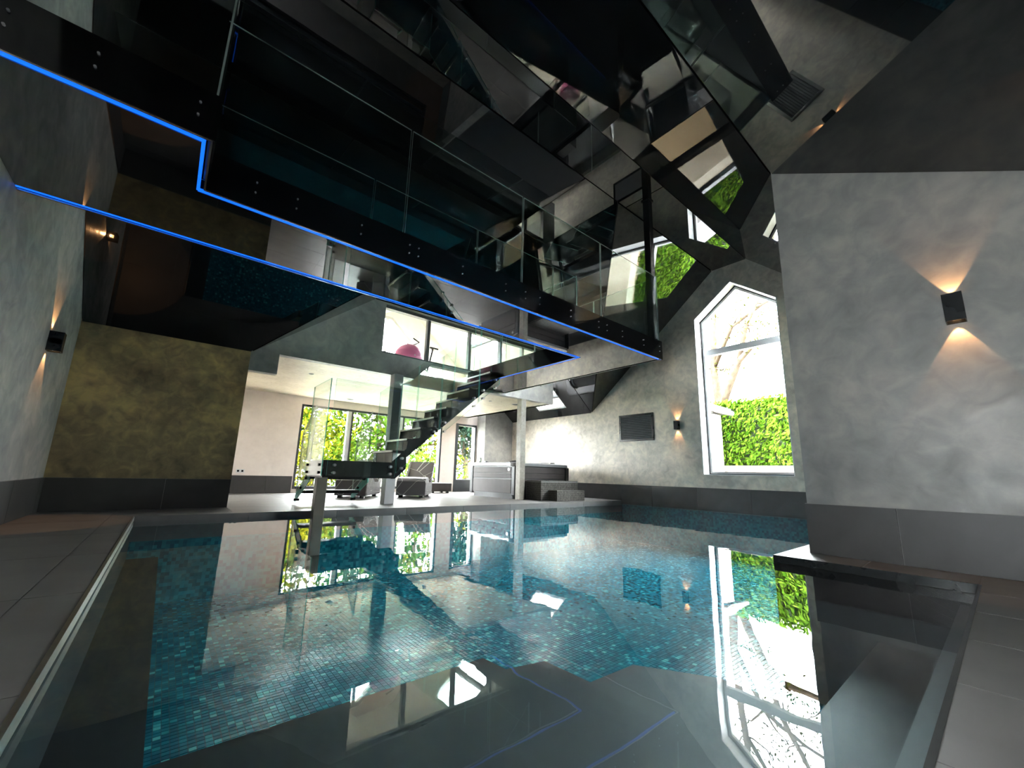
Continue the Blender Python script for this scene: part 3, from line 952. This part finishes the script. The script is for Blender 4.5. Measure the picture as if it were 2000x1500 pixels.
rim_i = rrect(TX0 + .22, TX1 - .22, TY0 + .22, TY1 - .22, .35)
rg = G()
lv = [(rim_o, .86), (rim_o, .93), (rrect(TX0 + .02, TX1 - .02, TY0 + .02, TY1 - .02, .2), .955), (rim_i, .94), (rrect(TX0 + .30, TX1 - .30, TY0 + .30, TY1 - .30, .35), .60), (rrect(TX0 + .5, TX1 - .5, TY0 + .5, TY1 - .5, .3), .35)]
nr = len(rim_o)
for i in range(len(lv) - 1):
    (a, za), (b, zb_) = lv[i], lv[i + 1]
    for k in range(nr):
        j = (k + 1) % nr
        rg.add([(*a[k], za), (*a[j], za), (*b[j], zb_), (*b[k], zb_)], [(0, 1, 2, 3)])
rg.add([(*p, .35) for p in lv[-1][0]], [tuple(range(nr))])
obj('shell', rg, m_rim, tub, smooth=False)
for cx, cy, a0 in ((TX0 + .22, TY0 + .22, 0), (TX1 - .22, TY0 + .22, 1), (TX1 - .22, TY1 - .22, 2), (TX0 + .22, TY1 - .22, 3)):
    pth = []
    dx, dy = (1 if cx < 8 else -1), (1 if cy < 9.2 else -1)
    for i in range(9):
        a = math.radians(90 * i / 8)
        pth.append((cx + dx * .30 * (1 - math.sin(a)), cy + dy * .30 * (1 - math.cos(a)), .955 + .02 * math.sin(a * 2)))
    obj('headrest', G().tube(pth, .035, 8), m_pad, tub, smooth=True)
obj('control_panel', G().box(8.0, 8.28, TY0 + .04, TY0 + .16, .95, .975), m_rim, tub, bevel=.008)
obj('badge', G().cyl((TX0 - .004, 8.50, .76), (TX0 + .0, 8.50, .76), .035, 20), M['steel'], tub)
sp_ = thing('tub_steps', (8.1, 7.6, 0), 'two low steps clad in small stone mosaic in front of the hot tub', 'steps')
m_stone = simple('stone_mosaic', (.085, .08, .07), .7, var=.5, scale=28)
def stone_block(name, x0, x1, y0, y1, z1):
    core = obj(name, G().box(x0 + .006, x1 - .006, y0 + .006, y1, 0, z1 - .006), M['grout'], sp_)
    g = G()
    def grid(a0, a1, b0, b1, place, s=.05):
        na, nb = int((a1 - a0) / s), int((b1 - b0) / s)
        for i in range(na):
            for j in range(nb):
                t = R.uniform(0, .003)
                place(a0 + i * s + .002, a0 + (i + 1) * s - .002, b0 + j * s + .002, b0 + (j + 1) * s - .002, t)
    grid(x0, x1, 0, z1, lambda a, b, c_, d, t: g.box(a, b, y0 - t, y0 + .008, c_, d))
    grid(y0, y1, 0, z1, lambda a, b, c_, d, t: g.box(x0 - t, x0 + .008, a, b, c_, d))
    grid(x0, x1, y0, y1, lambda a, b, c_, d, t: g.box(a, b, c_, d, z1 - .008, z1 + t))
    s = obj('mosaic_facing', g, m_stone, core)
    s['kind'] = 'stuff'
stone_block('lower_step', 7.60, 8.65, 7.30, 7.62, .26)
stone_block('upper_step', 7.35, 8.75, 7.62, 8.20, .49)

# ================================================================== LOUNGERS
def marbled(name, base, line):
    m, nt, b = _nodes(name)
    tc = nt.nodes.new('ShaderNodeTexCoord')
    v = nt.nodes.new('ShaderNodeTexVoronoi')
    v.feature = 'DISTANCE_TO_EDGE'
    v.inputs['Scale'].default_value = 2.3
    nt.links.new(tc.outputs['Object'], v.inputs['Vector'])
    r = nt.nodes.new('ShaderNodeValToRGB')
    r.color_ramp.elements[0].position, r.color_ramp.elements[0].color = .004, (*line, 1)
    r.color_ramp.elements[1].position, r.color_ramp.elements[1].color = .010, (*base, 1)
    nt.links.new(v.outputs['Distance'], r.inputs['Fac'])
    nt.links.new(r.outputs['Color'], b.inputs['Base Color'])
    b.inputs['Roughness'].default_value = .6
    return m
m_lf = marbled('charcoal_line_fabric', (.075, .072, .078), (.5, .5, .5))
m_rib = simple('ribbed_side_fabric', (.15, .14, .145), .7, var=.2, scale=10)
def lounger(x, y, label, turn):
    t = thing('sun_lounger', (x, y, 0), label, 'sun lounger', 'charcoal loungers under the mezzanine')
    w = .72
    t.rotation_euler.z = math.radians(turn)
    prof = [(0, .06), (0, .40), (.10, .47), (.48, .50), (.80, .31), (1.05, .36), (1.62, .92), (1.72, .90), (1.30, .30), (1.30, .06)]
    body = G().prism([(y + a, b) for a, b in prof], 'x', x + .012, x + w - .012)
    obj('cushion', body, m_lf, t)
    for sx in (x, x + w - .012):
        rb = G()
        for k in range(9):
            z = .07 + k * .034
            rb.box(sx, sx + .012, y + .02, y + 1.28, z, z + .022)
        o = obj('ribbed_side', rb, m_rib, t)
        o['kind'] = 'stuff'
    for fx in (x + .06, x + w - .16):
        for fy in (y + .06, y + 1.12):
            obj('foot', G().box(fx, fx + .10, fy, fy + .10, 0, .06), M['black_steel'], t)
    obj('lining_panel', G().hexa([(x + .01, y + 1.065, .372), (x + .06, y + 1.065, .372), (x + .06, y + 1.60, .905), (x + .01, y + 1.60, .905)],
                          [(x + .01, y + 1.055, .385), (x + .06, y + 1.055, .385), (x + .06, y + 1.59, .918), (x + .01, y + 1.59, .918)]), m_rib, t)
lounger(4.40, 9.68, 'charcoal lounger with white line pattern and raised back beside the grey column', -36)
lounger(3.02, 9.90, 'charcoal lounger with white line pattern seen through the stair landing', -36)
bn = thing('low_bench', (6.7, 11.6, 0), 'plain low dark upholstered bench beside the garden door', 'bench')
obj('seat', G().box(6.34, 7.06, 11.40, 11.95, .06, .31), simple('dark_brown_vinyl', (.035, .03, .03), .45, var=.15), bn, bevel=.02)
for x in (6.40, 6.92):
    for y in (11.46, 11.82):
        obj('foot', G().box(x, x + .07, y, y + .07, 0, .06), M['black_steel'], bn)

# ================================================================== GYM THINGS UPSTAIRS
GF = ZM + .33
def ball(x, y, r, label, col):
    g = G()
    prof = [(max(.0005, r * math.sin(math.pi * i / 20)), r - r * math.cos(math.pi * i / 20)) for i in range(21)]
    for i in range(0, 21, 5):
        pass
    g.lathe(prof, (x, y, GF), 40)
    b = tag(obj('exercise_ball', g, simple('pink_ball_vinyl', col, .35, var=.06, scale=3), smooth=True, origin=(x, y, GF)), label, 'exercise ball', 'exercise balls in the gym')
    obj('plug', G().cyl((x, y - r - .001, GF + r), (x, y - r + .02, GF + r), .02, 12), M['white_frame'], b)
    for zz in (-.12, 0, .12):
        rr = math.sqrt(r * r - zz * zz)
        ring_ = [(x + (rr + .001) * math.cos(2 * math.pi * k / 40), y + (rr + .001) * math.sin(2 * math.pi * k / 40), GF + r + zz) for k in range(41)]
        obj('rib', G().tube(ring_, .004, 5), b.data.materials[0], b, smooth=True)
ball(4.02, 8.72, .33, 'large pink exercise ball behind the upper glazing next to the bulkhead end', (.80, .20, .40))
ball(7.05, 8.75, .28, 'darker pink exercise ball upstairs beside the walkway', (.62, .10, .28))
bk = thing('exercise_bike', (4.75, 9.35, GF), 'black and white exercise bike standing on the mezzanine', 'exercise bike')
bx_, by_ = 4.75, 9.35
wheel = [(bx_ - .32 + .24 * math.cos(2 * math.pi * k / 28), by_, GF + .27 + .24 * math.sin(2 * math.pi * k / 28)) for k in range(29)]
obj('flywheel', G().tube(wheel, .028, 8).cyl((bx_ - .32, by_ - .03, GF + .27), (bx_ - .32, by_ + .03, GF + .27), .07, 16), M['black_steel'], bk, smooth=True)
obj('frame', G().tube([(bx_ - .5, by_, GF + .05), (bx_ + .45, by_, GF + .05), (bx_ + .05, by_, GF + .30), (bx_ - .32, by_, GF + .30), (bx_ - .28, by_, GF + .9)], .03, 8), M['white_frame'], bk, smooth=True)
obj('seat_post', G().cyl((bx_ + .10, by_, GF + .25), (bx_ + .22, by_, GF + .88), .025, 10), M['black_steel'], bk)
obj('saddle', G().box(bx_ + .10, bx_ + .36, by_ - .08, by_ + .08, GF + .88, GF + .93), M['black_steel'], bk, bevel=.02)
obj('handlebar', G().tube([(bx_ - .45, by_ - .22, GF + .98), (bx_ - .28, by_ - .2, GF + .92), (bx_ - .28, by_ + .2, GF + .92), (bx_ - .45, by_ + .22, GF + .98)], .018, 8), M['black_steel'], bk, smooth=True)
for dx in (-.45, .42):
    obj('foot', G().box(bx_ + dx - .03, bx_ + dx + .03, by_ - .25, by_ + .25, GF, GF + .05), M['black_steel'], bk)
kb = [(3.62, 8.42, .085), (3.40, 8.45, .075)]
for (x, y, r), lb in zip(kb, ('black kettlebell upstairs just in front of the pink ball', 'smaller black kettlebell upstairs near the glazing corner')):
    k_ = thing('kettlebell', (x, y, GF), lb, 'kettlebell', 'kettlebells in the gym')
    obj('bell', G().lathe([(.001, 0), (r * .7, .002), (r, r * .8), (r * .8, r * 1.6), (.001, r * 1.9)], (x, y, GF), 20), M['black_steel'], k_, smooth=True)
    hdl = [(x + r * .62 * math.cos(a), y, GF + r * 1.6 + r * .95 * math.sin(a)) for a in [math.pi * i / 10 for i in range(11)]]
    obj('handle', G().tube(hdl, .014, 8), M['black_steel'], k_, smooth=True)

# ================================================================== SMALL FITTINGS
def fitting(name, g_parts, loc, label, cat, group=None):
    t = thing(name, loc, label, cat, group)
    for nm, g, m in g_parts:
        obj(nm, g, m, t)
def ceiling_ring(x, y, r, label, name='ceiling_speaker', cat='ceiling speaker'):
    fitting(name, [('rim', G().lathe([(r * .8, 0), (r * .82, -.008), (r, -.008), (r, 0)], (x, y, ZM), 28), M['pale_metal']),
                   ('grille', G().cyl((x, y, ZM - .004), (x, y, ZM), r * .8, 28), M['dark_frame'])], (x, y, ZM), label, cat, 'round fittings in the cream soffit')
ceiling_ring(7.44, 8.79, .13, 'round dark ceiling speaker beside the stone-coloured column')
ceiling_ring(3.75, 11.7, .11, 'round ceiling speaker in the soffit near the garden window')
ceiling_ring(2.08, 9.17, .05, 'small round downlight at the corner of the soffit', 'downlight', 'downlight')
ceiling_ring(6.6, 8.9, .045, 'small round downlight in the soffit next to the dark speaker', 'downlight', 'downlight')
sk = thing('wall_socket', (1.45, YK, .54), 'white double socket low on the pale lounge wall', 'socket')
obj('plate', G().box(1.36, 1.54, YK - .012, YK, .50, .59), M['white_frame'], sk, bevel=.003)
for x in (1.405, 1.495):
    obj('outlet', G().box(x - .022, x + .022, YK - .015, YK - .011, .52, .565), M['black_steel'], sk)
sw = thing('key_switch', (8.57, 12.05, 1.1), 'small black switch on the lit wall edge beside the garden door', 'switch')
obj('plate', G().box(8.555, 8.57, 11.95, 12.07, 1.02, 1.20), M['black_steel'], sw)
obj('rocker', G().box(8.549, 8.556, 11.98, 12.04, 1.07, 1.15), M['dark_frame'], sw)

# ================================================================== OUTSIDE
def leaf_mat(name, a, b):
    m, nt, bs = _nodes(name)
    at_ = nt.nodes.new('ShaderNodeAttribute')
    at_.attribute_name = 'tint'
    r = nt.nodes.new('ShaderNodeValToRGB')
    r.color_ramp.elements[0].color = (*a, 1)
    r.color_ramp.elements[1].color = (*b, 1)
    nt.links.new(at_.outputs['Fac'], r.inputs['Fac'])
    nt.links.new(r.outputs['Color'], bs.inputs['Base Color'])
    bs.inputs['Roughness'].default_value = .9
    bs.inputs['Specular IOR Level'].default_value = 0.0
    return m
def leaves(name, parent, pts, size, mat, seed, flat=None):
    rg_ = np.random.default_rng(seed)
    n = len(pts)
    d = rg_.normal(size=(n, 3))
    d /= np.linalg.norm(d, axis=1)[:, None]
    if flat is not None:
        d = d * .6 + np.array(flat)
        d /= np.linalg.norm(d, axis=1)[:, None]
    e = np.cross(d, rg_.normal(size=(n, 3)))
    e /= np.linalg.norm(e, axis=1)[:, None]
    sz = size * rg_.uniform(.6, 1.4, (n, 1))
    base = np.array(wloc(parent))
    p = np.asarray(pts) - base
    v = np.stack([p - d * sz, p + e * sz * .42, p + d * sz, p - e * sz * .42], 1).reshape(-1, 3)
    f = np.arange(n * 4).reshape(-1, 4)
    me_ = bpy.data.meshes.new(name)
    me_.from_pydata(v.tolist(), [], f.tolist())
    a_ = me_.attributes.new('tint', 'FLOAT', 'FACE')
    a_.data.foreach_set('value', rg_.random(n))
    me_.materials.append(mat)
    o = bpy.data.objects.new(name, me_)
    COL.objects.link(o)
    o.parent = parent
    o['kind'] = 'stuff'
    return o
M['hedge_leaf'] = leaf_mat('bright_hedge_leaf', (.022, .066, .004), (.085, .15, .014))
M['leaf_yellow'] = leaf_mat('yellow_green_leaf', (.024, .032, .001), (.075, .068, .004))
M['leaf_green'] = leaf_mat('mid_green_leaf', (.009, .022, .0012), (.034, .055, .005))
M['leaf_dark'] = leaf_mat('dark_conifer_leaf', (.003, .008, .006), (.010, .022, .014))
M['leaf_old'] = leaf_mat('olive_leaf', (.010, .013, .002), (.026, .027, .005))
M['bark'] = simple('pale_bark', (.038, .029, .021), .9, spec=0., var=.35, scale=6)

def hedge(name, x0, x1, y0, y1, z0, z1, n, label, mat, core):
    h_ = thing(name, ((x0 + x1) / 2, (y0 + y1) / 2, z0), label, 'hedge')
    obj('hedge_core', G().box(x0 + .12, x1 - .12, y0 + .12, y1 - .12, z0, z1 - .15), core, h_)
    rg_ = np.random.default_rng(11)
    a = np.stack([x0 + np.abs(rg_.normal(0, .07, n)), rg_.uniform(y0, y1, n), rg_.uniform(z0, z1, n)], 1)
    b = np.stack([rg_.uniform(x0, x1, n // 3), rg_.uniform(y0, y1, n // 3), z1 - np.abs(rg_.normal(0, .12, n // 3)) + .08], 1)
    leaves('foliage', h_, np.concatenate([a, b]), .075, mat, 5, (-.3, -.5, .55))
    return h_
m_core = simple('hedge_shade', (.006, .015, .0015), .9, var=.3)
hedge('garden_hedge', 13.36, 14.7, -3.0, 9.5, .95, 3.05, 15000, 'tall clipped bright green hedge outside the gable window', M['hedge_leaf'], m_core)
rwl = G().box(12.85, 13.15, -3, 9.5, -.16, .98)
rwl.box(12.80, 13.18, -3, 9.5, .98, 1.05)
struct('trim_garden_wall', rwl, simple('sandstone_wall', (.40, .35, .28), .8, var=.15, scale=2), 'low sunlit sandstone wall at the foot of the hedge', 'garden wall')
sh = thing('outbuilding', (12.5, 6.6, -.16), 'pale outbuilding with grey eaves gutter at the edge of the hedge', 'outbuilding')
obj('wall', G().box(12.2, 12.7, 5.35, 8.6, -.16, 2.55), simple('pale_render', (.75, .73, .70), .7, var=.05), sh)
obj('roof', G().prism([(5.2, 2.62), (8.8, 2.62), (8.8, 4.2), (5.2, 2.78)], 'x', 12.05, 13.1), simple('slate_roof', (.12, .12, .13), .7, var=.2), sh)
obj('gutter', G().cyl((12.0, 5.18, 2.64), (13.1, 5.18, 2.64), .075, 14), M['pale_metal'], sh, smooth=True)

def branch_pts(a, b, n, wob, rg_):
    a, b = Vector(a), Vector(b)
    out = []
    for i in range(n + 1):
        t = i / n
        p = a.lerp(b, t)
        if 0 < i < n: p += Vector((rg_.uniform(-wob, wob), rg_.uniform(-wob, wob), rg_.uniform(-wob, wob)))
        out.append(p)
    return out
def tree(name, base, hgt, crown, n, size, mat, label, seed, trunk_r=.16, spread_=1.0, zlow=.25, bare=False):
    t = thing(name, base, label, 'tree', 'garden trees')
    rg_ = random.Random(seed)
    b = Vector(base)
    topp = b + Vector((rg_.uniform(-.4, .4), rg_.uniform(-.4, .4), hgt * .75))
    g = G()
    tr = branch_pts(b, topp, 6, .12, rg_)
    g.tube(tr, [trunk_r * (1 - .11 * i) for i in range(7)], 9)
    obj('trunk', g, M['bark'], t, smooth=True)
    pts = []
    rgn = np.random.default_rng(seed)
    nb = 11
    for i in range(nb):
        s0 = tr[rg_.randint(2, 6)]
        ang = 2 * math.pi * i / nb + rg_.uniform(-.3, .3)
        e = s0 + Vector((math.cos(ang) * crown * rg_.uniform(.5, 1), math.sin(ang) * crown * rg_.uniform(.5, 1), hgt * rg_.uniform(.0, .33)))
        if e.z < b.z + hgt * zlow: e.z = b.z + hgt * zlow
        bp_ = branch_pts(s0, e, 4, .12, rg_)
        obj('branch', G().tube(bp_, [trunk_r * .4, trunk_r * .32, trunk_r * .25, trunk_r * .18, trunk_r * .08], 6), M['bark'], t, smooth=True)
        m_ = n // nb
        cl = rgn.normal(size=(m_, 3)) * np.array([crown * .30, crown * .30, hgt * .10]) * spread_
        c0 = np.array(bp_[3])[None] * .5 + np.array(bp_[4])[None] * .5
        pts.append(c0 + cl)
    leaves('foliage', t, np.concatenate(pts), size, mat, seed + 1)
    return t
tree('garden_tree', (3.6, 17.5, -.16), 4.4, 2.0, 2300, .13, M['leaf_yellow'], 'yellow-green leafy tree beyond the left garden pane', 21)
tree('garden_tree', (6.8, 18.0, -.16), 4.6, 2.1, 2300, .13, M['leaf_green'], 'mid green tree beyond the middle of the garden window', 22)
tree('garden_tree', (9.4, 18.5, -.16), 4.4, 2.0, 2200, .13, M['leaf_yellow'], 'light green tree beyond the staircase end of the garden window', 23)
tree('garden_tree', (5.2, 20.5, -.16), 4.9, 2.4, 2000, .15, M['leaf_green'], 'taller green tree farther back in the garden', 24)
tree('conifer', (11.5, 17.4, -.16), 5.2, .9, 3600, .12, M['leaf_dark'], 'dark conifer seen through the garden door', 25)
for x, y, lb, mt in ((3.3, 15.2, 'low yellowish shrub below the left garden pane', 'leaf_yellow'), (5.0, 15.6, 'low shrub below the second garden pane', 'leaf_green'), (7.4, 15.4, 'bright green shrub behind the stair flight', 'hedge_leaf'), (9.0, 15.8, 'bright shrub beside the white door pillar', 'hedge_leaf')):
    s_ = thing('garden_shrub', (x, y, -.16), lb, 'shrub', 'garden shrubs')
    rgn = np.random.default_rng(int(x * 10))
    for k in range(5):
        obj('stem', G().tube([(x, y, -.16), (x + R.uniform(-.5, .5), y + R.uniform(-.3, .3), .9)], [.03, .012], 6), M['bark'], s_)
    leaves('foliage', s_, np.array([x, y, .75]) + rgn.normal(size=(1500, 3)) * np.array([.62, .45, .42]), .085, M[mt], int(x * 7))
# bare-limbed old tree outside the gable window
bt = thing('old_tree', (16.5, 5.0, 0), 'old spreading tree with bare crooked limbs behind the hedge', 'tree', 'garden trees')
rg2 = random.Random(5)
limbs = [([(16.5, 6.9, -.16), (16.4, 6.85, 2.5), (16.3, 7.0, 5.0), (16.0, 6.7, 7.5), (15.8, 6.3, 10.0)], .20),
         ([(15.6, 6.7, 2.8), (15.5, 6.2, 3.9), (15.4, 5.7, 4.9), (15.3, 5.2, 5.3), (15.3, 4.0, 5.35), (15.2, 2.6, 5.9)], .15),
         ([(15.4, 5.7, 4.9), (15.5, 5.4, 6.2), (15.4, 4.6, 7.6), (15.5, 3.6, 8.8)], .10),
         ([(16.3, 7.0, 5.0), (15.8, 6.0, 6.4), (15.6, 4.8, 6.9), (15.4, 3.2, 7.2)], .09),
         ([(16.0, 6.7, 7.5), (15.7, 5.6, 8.6), (15.5, 4.0, 9.0)], .08)]
tw_pts = []
for pth, r0 in limbs:
    nn = len(pth)
    obj('limb', G().tube(pth, [r0 * (1 - .65 * i / (nn - 1)) for i in range(nn)], 9), M['bark'], bt, smooth=True)
    for k in range(9):
        i = rg2.randint(1, nn - 1)
        a = Vector(pth[i])
        e = a + Vector((rg2.uniform(-.5, .5), rg2.uniform(-1.3, .9), rg2.uniform(-.5, 1.2)))
        bp_ = branch_pts(a, e, 4, .10, rg2)
        obj('twig', G().tube(bp_, [.035, .028, .02, .014, .006], 5), M['bark'], bt, smooth=True)
        tw_pts += [np.array(bp_[4]), np.array(bp_[3]), np.array(bp_[2])]
rgn = np.random.default_rng(9)
tp = np.array(tw_pts)
leaves('foliage', bt, np.repeat(tp, 16, 0) + rgn.normal(size=(len(tp) * 16, 3)) * .22, .06, M['leaf_old'], 31)
